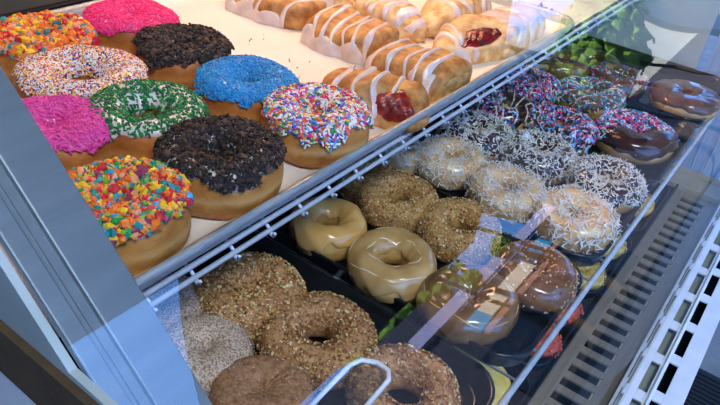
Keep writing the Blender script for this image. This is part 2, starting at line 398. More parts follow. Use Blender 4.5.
# end walls, back, far corner post
mb = MB(); mb.box((XE, .165, ZD-.02), (XE+.012, .78, 1.55)); st(mb.build('wall_right', M('end_wall_paint')))
mb = MB(); mb.box((.115, .762, ZD-.03), (XE, .775, 1.06)); st(mb.build('wall_back', M('inner_dark')))
mb = MB(); mb.box((XE-.001, .0505, ZD+.002), (XE+.022, .149, 1.045))
for k in range(3): mb.box((XE-.0025, .078+.024*k, ZD), (XE-.0008, .080+.024*k, 1.04))
tag(mb.build('corner_post', M('post_blue'), bevel=.002), 'pale blue-grey vertical metal post at the far end of the case', 'post')
mb = MB(); mb.box((.10, .728, 1.058), (XE, .764, 1.094)); mb.box((.10, .738, 1.094), (XE, .746, 1.100))
tag(mb.build('door_track', M('black_track'), bevel=.001), 'black sliding-door track along the back behind the top pan', 'track')
bd = empty('sliding_back_door', (.6, .766, 1.10)); tag(bd, 'grey-brown rear sliding door behind the black track', 'door')
mb = MB(); mb.box((-.5, .001, -.035), (.20, .008, .5)); mb.build('panel', M('back_door_grey'), bd)
mb = MB(); mb.box((.19, -.003, -.035), (.22, .010, .5)); mb.build('stile', M('frame_metal'), bd, bevel=.001)
mb = MB(); mb.box((.22, .001, -.035), (.74, .006, .5)); mb.build('panel', M('back_door_grey'), bd)
# curved front glass and slanted frame
GP = [(.0145, .778), (.0145, .86), (.020, .93), (.040, .99), (.085, 1.045), (.133, 1.0925), (.180, 1.136), (.222, 1.1755), (.307, 1.2545), (.40, 1.335), (.47, 1.385)]
def smooth_prof(P, n=6):
    P = [np.array(p) for p in P]; out = []
    for i in range(len(P)-1):
        a, b, c, d = P[max(i-1, 0)], P[i], P[i+1], P[min(i+2, len(P)-1)]
        for k in range(n):
            t = k/n; out.append(.5*(2*b+(c-a)*t+(2*a-5*b+4*c-d)*t*t+(3*b-a-3*c+d)*t**3))
    out.append(P[-1]); return out
GC = smooth_prof(GP)
def strip(mb, x0, x1, o0, o1, lo=0, hi=None):
    """bar following the glass curve: offsets measured along its outward normal"""
    C = GC[lo:hi]; N = []
    for i in range(len(C)):
        t = nrm(C[min(i+1, len(C)-1)]-C[max(i-1, 0)]); N.append(np.array([-t[1], t[0]]))
    v = []; m = len(C)
    for c, n in zip(C, N):
        a = c+n*o0; b = c+n*o1; v += [(x0, a[0], a[1]), (x1, a[0], a[1]), (x1, b[0], b[1]), (x0, b[0], b[1])]
    f = [(i*4+k, i*4+(k+1) % 4, (i+1)*4+(k+1) % 4, (i+1)*4+k) for i in range(m-1) for k in range(4)]+[(3, 2, 1, 0), tuple((m-1)*4+k for k in range(4))]
    mb.add(v, f)
# near end panel (seen from outside at the lower left)
ep = empty('near_end_panel', (.100, .4, ZD)); tag(ep, 'grey end panel at the lower left, crossed by a brown gasket strip', 'panel')
def prof_panel(mb, pts, x0, x1):
    n = len(pts); mb.add([(x0, y, z) for y, z in pts]+[(x1, y, z) for y, z in pts], [tuple(range(n)), tuple(n+k for k in reversed(range(n)))]+[(k, n+k, n+(k+1) % n, (k+1) % n) for k in range(n)])
mb = MB(); prof_panel(mb, [(-.27, .3875)]+[(c[0]-.4+.004, c[1]-ZD-.008) for c in GC if 1.157 < c[1]]+[(.30, .62), (.38, .3875)], .004, .0082); mb.build('upper_panel', M('end_panel_grey'), ep)
mb = MB(); mb.box((.0, -.38, .348), (.006, .38, .387)); mb.build('gasket', M('brown_gasket'), ep)
mb = MB(); mb.box((.001, -.38, -.06), (.006, .38, .3475)); mb.build('lower_panel', M('panel_light_grey'), ep)
fr = empty('front_frame_post', (.13, .10, 1.06)); tag(fr, 'slanted blue-grey metal frame post of the front glass, running down the left side', 'post')
def rel(mb, o=(.13, .10, 1.06)): mb.v = [(a-o[0], b-o[1], c-o[2]) for a, b, c in mb.v]; return mb
mb = MB(); strip(mb, .1262, .1505, -.008, -.0012); rel(mb).build('cover_strip', M('frame_metal'), fr, bevel=.0012)
mb = MB(); strip(mb, .1185, .1262, -.008, -.0045); strip(mb, .1210, .1222, -.005, -.0030); rel(mb).build('groove', M('frame_metal'), fr)
mb = MB(); strip(mb, .1085, .1185, -.008, -.0018); rel(mb).build('outer_edge', M('frame_metal'), fr, bevel=.0012)
gm = bpy.data.materials.new('front_glass'); gm.use_nodes = True; nt = gm.node_tree; nt.nodes.remove(nt.nodes['Principled BSDF'])
out = nt.nodes['Material Output']; tr = nt.nodes.new('ShaderNodeBsdfTransparent'); gl = nt.nodes.new('ShaderNodeBsdfGlossy'); gl.inputs['Roughness'].default_value = .0
tr.inputs['Color'].default_value = (.95, .97, .97, 1); mx = nt.nodes.new('ShaderNodeMixShader'); ge = nt.nodes.new('ShaderNodeNewGeometry'); dt = nt.nodes.new('ShaderNodeVectorMath'); dt.operation = 'DOT_PRODUCT'
nt.links.new(ge.outputs['Incoming'], dt.inputs[0]); nt.links.new(ge.outputs['Normal'], dt.inputs[1])
def gmath(op, x, y):
    q = nt.nodes.new('ShaderNodeMath'); q.operation = op
    for i, v in ((0, x), (1, y)):
        if isinstance(v, (int, float)): q.inputs[i].default_value = v
        else: nt.links.new(v, q.inputs[i])
    return q.outputs[0]
F0 = .10      # both faces of the pane together
fr_ = gmath('ADD', F0, gmath('MULTIPLY', 1-F0, gmath('POWER', gmath('SUBTRACT', 1, gmath('ABSOLUTE', dt.outputs['Value'], 0)), 5)))
nt.links.new(fr_, mx.inputs[0]); nt.links.new(tr.outputs[0], mx.inputs[1]); nt.links.new(gl.outputs[0], mx.inputs[2]); nt.links.new(mx.outputs[0], out.inputs['Surface'])
mb = MB(); n = len(GC); mb.add([(xx, c[0], c[1]) for xx in (.1075, XE-.003) for c in GC], [(k, k+1, n+k+1, n+k) for k in range(n-1)])
glass = mb.build('front_glass', gm, smooth=True); tag(glass, 'large curved front glass pane of the display case', 'glass')
# wire shelves
def wire_shelf(label, x0, x1, yf, yb, z, pitch, drop, r=.0016, rf=.0022, inner=()):
    e = empty('wire_shelf', (0, 0, z)); tag(e, label, 'wire shelf')
    mb = MB(); mb.tube([(x0, yf, -.002), (x1, yf, -.002)], rf*1.1, 8); mb.build('front_rod', M('white_wire'), e, smooth=True)
    if drop:
        mb = MB(); mb.tube([(x0, yf-.004, -drop), (x1, yf-.004, -drop)], rf, 8); mb.build('lower_front_rod', M('white_wire'), e, smooth=True)
    mb = MB(); mb.tube([(x0, yb, -.003), (x1, yb, -.003)], rf, 8)
    for q in inner: mb.tube([(x0, q, -.004), (x1, q, -.004)], rf, 8)
    mb.build('rear_rod', M('white_wire'), e, smooth=True)
    mb = MB(); x = x0+.006
    while x < x1:
        if drop: mb.tube([(x, yb, -.0005), (x, yf+.010, -.0015), (x, yf+.004, -.004), (x, yf-.002, -drop+.001), (x, yf-.0045, -drop-.0035), (x, yf-.0075, -drop-.0040), (x, yf-.0085, -drop-.0015)], [r]*4+[r*1.35, r*1.5, r*1.1], 6)
        else: mb.tube([(x, yb, -.001), (x, yf, -.001)], r, 6)
        x += pitch
    o = mb.build('cross_wires', M('white_wire'), e, smooth=True); return e
wire_shelf('upper white wire shelf with toothed front edge under the metal pan', .16, XE-.003, .2875, .725, 1.0850, .0385, .0095, r=.0015, rf=.0021)
wire_shelf('middle white wire shelf with a plain front rod under the black trays', .16, XE-.003, .0925, .72, .942, .046, 0, .0015, .0030, inner=(.30, .52))
# ------------------------------------------------------------------ pans, trays, paper
PX0, PX1, PY0, PY1 = .118, .948, .2775, .714
pan = empty('sheet_pan', (0, 0, 1.0868)); tag(pan, 'large aluminium sheet pan lined with parchment on the top shelf', 'baking pan')
v, f = tray_mesh(PX0, PX1, PY0, PY1, 0, [(.0110, .0), (.0094, .0020), (.0040, .0125), (.0012, .0138), (-.0002, .0162), (.0004, .0190), (.0026, .0206), (.0050, .0200), (.0066, .0180), (.0120, .0040), (.0140, .0003)], .035)
mesh_obj('pan_body', v, f, M('aluminium_pan'), pan)
def sheet(name, x0, x1, y0, y1, z, amp, m, parent=None, nx=60, ny=40, seed=1, r=0, up=0):
    g = np.random.default_rng(seed); p = g.uniform(0, 6.28, 6); X, Y = np.meshgrid(np.linspace(x0, x1, nx), np.linspace(y0, y1, ny), indexing='ij')
    Z = z+amp*(1+np.sin(14*X+p[0])*np.sin(9*Y+p[1])*.6+.4*np.sin(31*X+17*Y+p[2]))
    if up:
        e = np.minimum.reduce([X-x0, x1-X, Y-y0, y1-Y]); Z = Z+up*np.clip(1-e/.012, 0, 1)**2
    return mesh_obj(name, np.stack([X, Y, Z], -1).reshape(-1, 3), grid_faces(nx, ny, False, False), m, parent)
pp = sheet('parchment_liner', PX0+.0150, PX1-.0150, PY0+.0150, PY1-.0150, ZT-.0006, .0004, M('parchment'), up=.009)
tag(pp, 'cream parchment paper lining the sheet pan under the iced pastries', 'paper')
p2 = sheet('parchment_sheet', .962, XE-.004, .2925, .715, 1.0868, .0006, M('parchment'), seed=5)
tag(p2, 'empty sheet of white paper on the top shelf beyond the pan, with a few crumbs', 'paper')
rngc = np.random.default_rng(7)
cp = np.stack([rngc.normal(1.0, .012, 16), rngc.normal(.365, .008, 16), np.full(16, 1.0895)], 1)
Fr = np.repeat(np.eye(3)[None], 16, 0)
o = batch('pastry_crumbs', ICO1, cp, Fr, rngc.uniform(.0012, .004, (16, 3)), [M('nut_crumb_brown')], np.zeros(16, int), None, rngc, .3, smooth=False)
tag(o, 'brown pastry crumbs lying on the white paper beyond the pan', 'crumbs')
cp = np.stack([rngc.uniform(.40, .60, 40), rngc.uniform(.36, .60, 40), np.full(40, ZT+.0014)], 1)
o = batch('fallen_crumbs', ICO1, cp, np.repeat(np.eye(3)[None], 40, 0), rngc.uniform(.0005, .0013, (40, 3)), [M('cookie_crumb_dark'), M('sugar_brightblue'), M('nut_crumb_brown')], rngc.integers(0, 3, 40), None, rngc, .3, smooth=False)
tag(o, 'tiny crumbs and sprinkles fallen on the parchment between doughnuts and pastries', 'crumbs')
TP = [(.004, .0), (.0015, .012), (0, .0165), (.0002, .0185), (.003, .0185), (.0055, .016), (.0065, .011), (.0085, .0105), (.012, .003), (.016, .0022)]
def black_tray(x0, x1, y0, y1, z, label, group=None, prof=TP, r=.036, name='plastic_tray'):
    v, f = tray_mesh(x0-(x0+x1)/2, x1-(x0+x1)/2, y0-(y0+y1)/2, y1-(y0+y1)/2, 0, prof, r)
    o = mesh_obj(name, v, f, M('black_plastic')); o.location = ((x0+x1)/2, (y0+y1)/2, z); tag(o, label, 'tray', group); return o
ZS = .9435
for x0, x1, l in ((.185, .419, 'black plastic tray under the cinnamon and brown crumb doughnuts, nearest on the middle shelf'),
                  (.435, .618, 'black plastic tray holding the maple and brown glazed doughnuts'),
                  (.628, .838, 'black plastic tray holding the coconut doughnuts in the middle of the shelf'),
                  (.845, 1.085, 'black plastic tray holding the chocolate doughnuts with coloured sprinkles'),
                  (1.092, XE-.01, 'black plastic tray at the far end under the plain chocolate doughnut')):
    black_tray(x0, x1, .094, .440, ZS, l)
LP = [(.004, 0), (.0012, .010), (0, .014), (.0003, .0155), (.0025, .0155), (.004, .0135), (.009, .003), (.012, .002)]
for x0, x1, l in ((.475, .625, 'black low tray with a yellow pastry on the base deck, nearest'), (.632, .800, 'black low tray with red cookies on the base deck'),
                  (.815, 1.015, 'black low tray with lemon cookies on the base deck'), (1.022, 1.235, 'black low tray with an orange pastry on the base deck, farthest')):
    black_tray(x0, x1, .1075, .36, ZD+.0006, l, prof=LP, r=.035)
# ================================================================== DOUGHNUTS, TOP PAN
hT = .044
t, S = donut(42, 53, .100, ZT, 'ring doughnut topped with orange and yellow cereal pieces, in the top left corner', 'raised_dough', hT, .26)
icing(S, M('white_icing'), t, 0.77); C1 = [('sugar_orange', 5), ('sugar_yellow', 3), ('sugar_red', 2.5), ('sugar_teal', 1.4), ('sugar_peach', 2)]
chunks(S, t, 1500, C1, .0018, .0050, 'cereal_pieces', .004, .7, base=0.74)
t, S = donut(131, 30, .100, ZT, 'ring doughnut covered in hot pink sprinkles at the back of the pan', 'raised_dough', hT, .12)
icing(S, M('pink_icing'), t, 0.62); jimmies(S, t, 2600, [('hotpink', 1)], .0018, .00075, base=0.62)
t, S = donut(183, 60, .094, ZT, 'ring doughnut with dark chocolate cookie crumbs, beside the hot pink one', 'raised_dough', hT, .16)
icing(S, M('white_icing'), t, 0.77); CK = [('cookie_crumb_dark', 5), ('cookie_crumb_black', 3), ('cookie_crumb_brown', 3)]
chunks(S, t, 4600, CK, .0005, .0036, 'cookie_crumbs', .0035, .55, base=0.66)
t, S = donut(84, 88, .112, ZT, 'ring doughnut with white icing covered in tiny multicoloured round sprinkles', 'raised_dough', hT, .30)
icing(S, M('white_icing'), t, 0.67)
beads(S, t, 6200, [('white', 4.6), ('red', 2.2), ('yellow', 2.2), ('navy', 2.4), ('blue', .6), ('orange', 1.5)], .00105, base=0.74)
t, S = donut(148, 126, .100, ZT, 'ring doughnut with white icing and dark green sprinkles', 'raised_dough', hT, .30)
icing(S, M('white_icing'), t, 0.57, .3); jimmies(S, t, 1600, [('darkgreen', 5), ('green', 2)], .0018, .00085, base=0.64, amp=.3)
t, S = donut(247, 94, .096, ZT, 'ring doughnut with bright blue sprinkles', 'raised_dough', hT, .22)
icing(S, M('blue_icing'), t, 0.52, .3); jimmies(S, t, 2700, [('brightblue', 4), ('deepblue', 2), ('skyblue', 2)], .0017, .0007, base=0.54, amp=.3)
t, S = donut(56, 142, .092, ZT, 'ring doughnut with magenta pink sprinkles, partly behind the slanted frame post', 'raised_dough', hT, .14)
icing(S, M('magenta_icing'), t, 0.67); jimmies(S, t, 1250, [('magenta', 1)], .0028, .0010, base=0.64)
t, S = donut(221, 168, .096, ZT, 'ring doughnut with dark chocolate cookie crumbs, at the front edge of the pan', 'raised_dough_light', hT, .28)
icing(S, M('white_icing'), t, 0.54, .25); chunks(S, t, 5200, CK, .0005, .0030, 'cookie_crumbs', .0035, .55, base=0.62, amp=.25)
t, S = donut(316, 125, .094, ZT, 'ring doughnut with long rainbow sprinkles on white icing', 'raised_dough_light', hT, .26)
icing(S, M('white_icing'), t, 0.62); RB = [('white', 5), ('hotpink', 2.4), ('orange', 1.8), ('yellow', 1.5), ('green', 1.2), ('blue', 1.6), ('skyblue', 1.4), ('purple', 1), ('red', 1)]
jimmies(S, t, 2300, RB, .0028, .0009, base=0.46, amp=.4)
t, S = donut(124, 217, .090, ZT, 'ring doughnut with rainbow fruity cereal pieces at the near corner of the pan', 'raised_dough_light', hT, .24)
icing(S, M('white_icing'), t, 0.67); chunks(S, t, 2300, [('sugar_orange', 4), ('sugar_yellow', 2.5), ('sugar_red', 2.5), ('sugar_teal', 2), ('sugar_green', 1), ('sugar_lime', 1), ('sugar_berry', 1), ('sugar_skyblue', .7), ('sugar_peach', 2)], .0017, .0042, 'cereal_pieces', .0035, .75, base=0.74)
# ================================================================== DOUGHNUTS, MIDDLE SHELF
def mid(px, py, w, label, dough, **k):
    if k.get('hole', 0) > .15: k['hole'] += .09
    return donut(px, py, w, ZM, label, dough, **k)
NUT = [('nut_crumb_gold', 5), ('nut_crumb_pale', 3), ('nut_crumb_brown', 3)]; NUTB = [('nut_crumb_gold', 2), ('nut_crumb_pale', 1.2), ('nut_crumb_brown', 4)]
def crumb(t, S, n=900, lo=.0006, hi=.0021, mats=NUT, base=-.9): chunks(S, t, n, mats, lo, hi, 'nut_crumbs', .0008, .7, base=base, amp=.15)
t, S = mid(252, 297, .096, 'crumb-coated ring doughnut in the near tray, just under the wire shelf edge', 'crumb_crust', hole=.13, h=.040); crumb(t, S, 3200, .0005, .0020, mats=NUT)
t, S = mid(318, 340, .096, 'crumb-coated brown ring doughnut in the middle of the near tray', 'crumb_crust', hole=.2, h=.040); crumb(t, S, 3200, .0004, .0017, mats=NUTB)
t, S = mid(403, 397, .090, 'brown crumb ring doughnut at the bottom edge of the photo', 'crumb_crust', hole=.26, h=.038); crumb(t, S, 3200, .0004, .0017, mats=NUTB)
SUG = [('coconut_white', 3), ('nut_crumb_pale', 3), ('nut_crumb_gold', 1)]
t, S = mid(205, 355, .080, 'round cinnamon sugar doughnut beside the slanted frame post', 'sugar_crust', hole=.04, h=.036); chunks(S, t, 2400, SUG, .00022, .0005, 'sugar_grains', .0004, .8, base=-.9)
t, S = mid(262, 398, .080, 'ridged cinnamon doughnut at the bottom edge next to the sugared one', 'cinnamon_crust', hole=.03, h=.036, ridges=14); chunks(S, t, 1500, SUG, .0002, .00045, 'sugar_grains', .0004, .8, base=-.9)
t, S = mid(163, 310, .075, 'small sugared doughnut mostly hidden behind the wire shelf edge', 'sugar_crust', hole=.06, h=.034); chunks(S, t, 1200, SUG, .0002, .00045, 'sugar_grains', .0004, .8, base=-.9)
t, S = mid(328, 228, .082, 'golden maple iced ring doughnut below the wire shelf edge', 'cake_dough_gold', hole=.2, h=.036); icing(S, M('maple_icing'), t, .05, .45, t=.002)
t, S = mid(392, 265, .088, 'glossy cream maple glazed ring doughnut', 'cake_dough_gold', hole=.22, h=.037); icing(S, M('cream_maple_icing'), t, -.35, .5, t=.0018)
rim_line(S, t, M('glaze_edge'), .75, .0010); rim_line(S, t, M('glaze_edge'), 2.0, .0008)
t, S = mid(468, 303, .092, 'glossy brown glazed doughnut with a pale rim, near front of the middle shelf', 'cake_dough_gold', hole=.08, h=.036); icing(S, M('brown_glaze'), t, -.5, .4, t=.0018)
rim_line(S, t, M('maple_icing'), .75, .0007, amp=.2)
t, S = mid(397, 202, .090, 'golden nut-crumb ring doughnut behind the maple iced one', 'light_crumb_crust', hole=.24, h=.036); crumb(t, S, 3000, .0004, .0014)
t, S = mid(459, 231, .090, 'nut-crumb ring doughnut between the maple glazed and coconut doughnuts', 'light_crumb_crust', hole=.24, h=.036); crumb(t, S, 3000, .0004, .0015, mats=NUT)
t, S = mid(366, 181, .070, 'nut-crumb doughnut seen just behind the teeth of the wire shelf', 'light_crumb_crust', hole=.2, h=.034); crumb(t, S, 900)
t, S = mid(533, 276, .088, 'chocolate doughnut with chopped nuts, under the window reflection', 'chocolate_dough', hole=.15, h=.036); icing(S, M('milk_chocolate_icing'), t, -.4, .3); chunks(S, t, 260, NUT, .0007, .0022, 'chopped_nuts', .001, .7, base=-.3)
t, S = mid(399, 156, .058, 'pale coconut doughnut half hidden under the wire shelf edge', 'cake_dough_pale', hole=.2, h=.034); flakes(S, t, 500, .0038)
t, S = mid(450, 163, .086, 'pale ring doughnut edged with shredded coconut and white glaze', 'cake_dough_pale', hole=.22, h=.037); icing(S, M('coconut_glaze'), t, -.1, .3, t=.001); flakes(S, t, 950, .0034, base=-.5)
t, S = mid(505, 193, .092, 'golden ring doughnut with shredded coconut in the centre of the coconut tray', 'cake_dough_gold', hole=.22, h=.037); icing(S, M('coconut_glaze'), t, .2, .3, t=.001); flakes(S, t, 850, .0036, base=-.3)
t, S = mid(573, 220, .094, 'brown ring doughnut with long coconut shreds at the front of the tray', 'cake_dough_gold', hole=.16, h=.038); icing(S, M('coconut_glaze'), t, .35, .3, t=.001); flakes(S, t, 650, .0056, .0008, base=-.6)
for px, py, w, l in ((474, 137, .096, 'chocolate ring doughnut with white coconut nearest the wire shelf edge'), (538, 158, .092, 'chocolate ring doughnut with white coconut, middle of its row of three'),
                     (605, 185, .092, 'chocolate ring doughnut with white coconut at the front rod')):
    t, S = mid(px, py, w, l, 'chocolate_iced_dough', hole=.2, h=.037); icing(S, M('chocolate_icing'), t, -.1, .25); flakes(S, t, 950, .0044, .0008, base=-.1)
JB = [('white', 3), ('skyblue', 3), ('pink', 3), ('hotpink', 1.5), ('teal', .8), ('blue', 1)]
half = lambda th, ph, rng: np.sin(th+2.2)+rng.normal(0, .15, len(th)) > -.15
t, S = mid(502, 112, .092, 'chocolate iced ring doughnut with a white drizzle, below the wire shelf teeth', 'chocolate_iced_dough', hole=.2, h=.036); icing(S, M('chocolate_icing'), t, .0, .35)
drizzle(S, t, M('white_icing'), 4, 6, .0018); jimmies(S, t, 350, JB, .0027, .0009, base=-.1, sect=half)
t, S = mid(528, 88, .096, 'chocolate iced ring doughnut thick with pink, blue and white sprinkles', 'chocolate_iced_dough', hole=.2, h=.036); icing(S, M('chocolate_icing'), t, .0, .3)
jimmies(S, t, 1000, JB, .0028, .0009, base=-.05)
t, S = mid(559, 130, .100, 'chocolate iced ring doughnut with pink and blue sprinkles, beside the coconut doughnuts', 'chocolate_iced_dough', hole=.2, h=.037); icing(S, M('chocolate_icing'), t, -.05, .3)
drizzle(S, t, M('white_icing'), 9, 4, .0015); jimmies(S, t, 800, JB, .0028, .0009, base=0)
t, S = mid(589, 98, .104, 'white drizzled ring doughnut with teal and white sprinkles', 'chocolate_iced_dough', hole=.2, h=.037); icing(S, M('milk_chocolate_icing'), t, .0, .3)
drizzle(S, t, M('white_icing'), 12, 5, .0016); jimmies(S, t, 750, [('teal', 3), ('white', 3), ('pink', 1.6), ('skyblue', 3)], .0028, .0009, base=0)
t, S = mid(634, 137, .112, 'large chocolate iced ring doughnut with coloured sprinkles on its far half, at the front rod', 'chocolate_iced_dough', hole=.14, h=.040, seed=330); icing(S, M('chocolate_icing'), t, -.1, .15)
a0 = -t.rotation_euler[2]
jimmies(S, t, 950, JB, .0030, .0010, base=-.1, sect=lambda th, ph, rng: np.cos(th-a0-.7)+rng.normal(0, .12, len(th)) > -.25)
t, S = mid(684, 100, .112, 'large plain chocolate iced doughnut at the far end of the shelf', 'chocolate_iced_dough', hole=.05, h=.036); icing(S, M('milk_chocolate_icing'), t, .1, .15, inner=PI-.05)
t, S = mid(560, 66, .100, 'glazed brown ring doughnut at the back of the sprinkle tray', 'cake_dough_gold', hole=.2, h=.036); icing(S, M('brown_glaze'), t, -.2, .3)
t, S = mid(617, 82, .096, 'chocolate glazed ring doughnut behind the large sprinkled one', 'chocolate_dough', hole=.2, h=.036); icing(S, M('milk_chocolate_icing'), t, -.2, .3); jimmies(S, t, 160, JB, .0028, .0009)
t, S = mid(592, 66, .092, 'brown glazed ring doughnut in the far back row', 'cake_dough_gold', hole=.2, h=.036); icing(S, M('chocolate_icing'), t, -.2, .3)
# ================================================================== PASTRIES
class Loaf:
    def __init__(s, L, W, H, seed, p=6, q=3, bend=0, taper=0, dent=None, rolls=0, lump=.07):
        s.L, s.W, s.H, s.p, s.q, s.bend, s.taper, s.dent, s.rolls = L, W, H, p, q, bend, taper, dent, rolls
        s.g = np.random.default_rng(seed); s.ph = s.g.uniform(0, 6.28, 10); s.lump = lump
    def P(s, u, v, off=0, dent=True):
        p = s.ph; f = np.clip(1-np.abs(u)**s.p, 0, 1)**(1/s.q); f = f*(1-s.taper*(u+1)/2)
        l = 1+s.lump*(np.sin(3*u+p[0]+2*v)+.6*np.sin(7*u+p[1]-v)+.4*np.sin(13*u+3*v+p[2]))
        if s.rolls: l = l*(1+.07*np.sin(s.rolls*(u*1.3+.25*np.sin(v))+p[3])**3)
        o = off+np.zeros_like(u+v)
        if dent and s.dent:
            u0, v0, ru, rv, d = s.dent; q = ((u-u0)/ru)**2+((v-v0)/rv)**2; o = o-d*np.exp(-q**2)
        cx = np.sign(np.cos(v))*np.abs(np.cos(v))**.62; sn = np.sin(v); sz = np.where(sn > 0, np.abs(sn)**.62, 0)
        x = u*s.L/2+.0025*np.sin(2*v+p[4])*np.abs(u)**3; y = (s.W/2*l*f+o*(f > .02))*cx+s.bend*(u*u)
        z = (s.H*l*f**.8+o)*sz
        return np.stack([x+0*v, y, np.maximum(z, .0003)], -1)
def loaf(name, label, cat, cx, cy, rz, Lf, dough, cut=None, group=None, z=ZT):
    t = empty(name, (cx, cy, z), rz); tag(t, label, cat, group)
    nu, nv = 90, 48; uu = np.sin(np.linspace(-PI/2, PI/2, nu)); U, V = np.meshgrid(uu, np.linspace(0, 2*PI, nv, False), indexing='ij')
    P = Lf.P(U, V).reshape(-1, 3).tolist(); f = grid_faces(nu, nv, False, True); f += [tuple(range(nv)), tuple((nu-1)*nv+k for k in reversed(range(nv)))]
    mats = [M(dough)]+([M(cut)] if cut else []); mi = np.zeros(len(f), int)
    if cut:
        for i in range(nu-1):
            if abs(uu[i]+uu[i+1])/2 > .965: mi[i*nv:(i+1)*nv] = 1
        mi[-2:] = 1
    mesh_obj('dough', np.array(P), f, mats, t, mi); return t
def loaf_icing(Lf, t, stripes, th=.0022, v0=.0, v1=2.9, m='strudel_icing', blobs=(), umax=.98, nu=220, nv=90):
    """stripes: (u at v=0, u at v=pi, half width, v start, v end)"""
    U, V = np.meshgrid(np.linspace(-umax, umax, nu), np.linspace(v0, v1, nv), indexing='ij'); mk = np.zeros_like(U); p = Lf.ph
    for i, (ua, ub, w, a, b) in enumerate(stripes):
        c = ua+(ub-ua)*V/PI+.03*np.sin(3*V+i*1.7+p[5]); ww = w*(1+.25*np.sin(4*V+i*2.1+p[6])); d = np.abs(U-c)/ww
        e = np.clip((V-a)/.12, -1, 1)*.5+.5; e2 = np.clip((b-V)/.12, -1, 1)*.5+.5
        mk = np.maximum(mk, np.clip(1.35-d, 0, 1)*e*e2)
    for (bu, bv, ru, rv) in blobs:
        q = ((U-bu)/ru)**2+((V-bv)/rv)**2; q = q*(1+.3*np.sin(9*U+5*V+p[7])); mk = np.maximum(mk, np.clip(1.5-q, 0, 1))
    s = mk*mk*(3-2*mk); off = -.0016+(th+.0016)*s
    return mesh_obj('icing', Lf.P(U, V, off).reshape(-1, 3), grid_faces(nu, nv, False, False), M(m), t)
def loaf_jam(Lf, t, m, d=.35):
    u0, v0, ru, rv, dp = Lf.dent; n, k = 40, 24
    T, Rr = np.meshgrid(np.linspace(0, 2*PI, n, False), np.linspace(.02, 1.15, k), indexing='ij'); U = u0+ru*Rr*np.cos(T); V = v0+rv*Rr*np.sin(T)
    off = -dp*d-.0004+.0009*np.sin(30*U+p7(Lf))*np.sin(9*V)+.0006*np.sin(61*U+17*V)
    off = np.where(Rr > .95, off-(Rr-.95)*.02, off)
    return mesh_obj('jam', Lf.P(U, V, off, dent=False).reshape(-1, 3), grid_faces(n, k, True, False), M(m), t)
def p7(L): return L.ph[7]
H90 = PI/2
# row of three iced strudel rolls
L = Loaf(.132, .084, .034, 11, 5, 3); t = loaf('strudel', 'iced strudel with white stripes, at the back of the row of three strudels', 'pastry', .660, .588, H90+.03, L, 'puff_pastry')
loaf_icing(L, t, [(-.60, -.95, .05, -.1, 2.5), (-.05, -.3, .055, -.1, 2.6), (.16, -.05, .05, -.1, 2.6), (.36, .2, .055, -.1, 2.6), (.58, .42, .05, -.1, 2.6), (.80, .62, .06, -.1, 2.6)], th=.0014, blobs=[(-.35, .02, .28, .30), (.25, .0, .30, .42), (.7, .02, .3, .28), (-.05, .0, .16, .3)])
L = Loaf(.108, .086, .034, 12, 10, 3); t = loaf('strudel', 'iced strudel with white diagonal stripes, middle one of the row of three', 'pastry', .648, .455, H90+.07, L, 'puff_pastry', 'pastry_crumb')
loaf_icing(L, t, [(-.85, -.45, .06, -.1, 2.6), (-.55, -.15, .05, -.1, 2.7), (-.30, .12, .05, .1, 2.7), (-.02, .38, .055, .0, 2.7), (.26, .62, .05, -.1, 2.7), (.58, .85, .06, -.1, 2.5)], th=.0015, blobs=[(-.5, .02, .35, .42), (.1, .0, .4, .36), (.72, .1, .26, .55)])
L = Loaf(.100, .084, .035, 13, 10, 3); t = loaf('strudel', 'iced strudel with thick white stripes, front one of the row of three', 'pastry', .622, .343, H90-.06, L, 'puff_pastry', 'pastry_crumb')
loaf_icing(L, t, [(-.75, -.30, .07, -.1, 2.8), (-.42, -.02, .06, .3, 2.7), (-.15, .25, .055, .2, 2.7), (.22, .55, .06, -.1, 2.7), (.7, .85, .07, -.1, 2.5)], th=.0016, blobs=[(.80, .1, .18, .6), (-.72, .35, .12, .6), (-.3, .6, .10, .22)])
L = Loaf(.115, .070, .034, 14, 4, 2.4, dent=(-.55, .85, .36, .75, .010)); t = loaf('turnover', 'small iced turnover with dark cherry filling showing, beside the rainbow sprinkle doughnut', 'pastry', .530, .338, H90+.12, L, 'puff_pastry')
loaf_icing(L, t, [(-.3, .1, .055, .1, 2.6), (.05, .4, .06, .1, 2.6), (.45, .75, .07, .0, 2.6), (-.62, -.2, .045, .2, 2.4)]); loaf_jam(L, t, 'cherry_jam')
L = Loaf(.13, .095, .040, 15, 4, 2.4); t = loaf('strudel', 'iced pastry cut by the top edge of the photo, behind the row of three strudels', 'pastry', .765, .602, H90, L, 'puff_pastry_pale')
loaf_icing(L, t, [(-.7, -.6, .12, -.1, 2.7), (-.3, -.2, .12, -.1, 2.7), (.1, .2, .12, -.1, 2.7), (.5, .6, .12, -.1, 2.7)], blobs=[(-.1, .1, .8, .6)])
L = Loaf(.125, .090, .040, 16, 2.3, 1.7, taper=.45, rolls=9); t = loaf('croissant', 'pale ridged croissant with white icing lines, its tip pointing at the front strudel', 'pastry', .745, .462, H90-.25+PI, L, 'puff_pastry_pale')
loaf_icing(L, t, [(-.7, -.6, .05, -.1, 2.7), (-.45, -.3, .05, .1, 2.6), (-.2, -.05, .06, -.1, 2.7), (.1, .25, .06, .1, 2.7), (.4, .5, .09, -.1, 2.7), (.7, .75, .1, -.1, 2.7)], th=.0018)
L = Loaf(.185, .076, .040, 17, 2.2, 1.7, dent=(.05, 1.75, .12, .35, .006)); t = loaf('turnover', 'long iced pastry with a small spot of dark jam, behind the jam-filled turnover', 'pastry', .838, .420, .10, L, 'puff_pastry_pale')
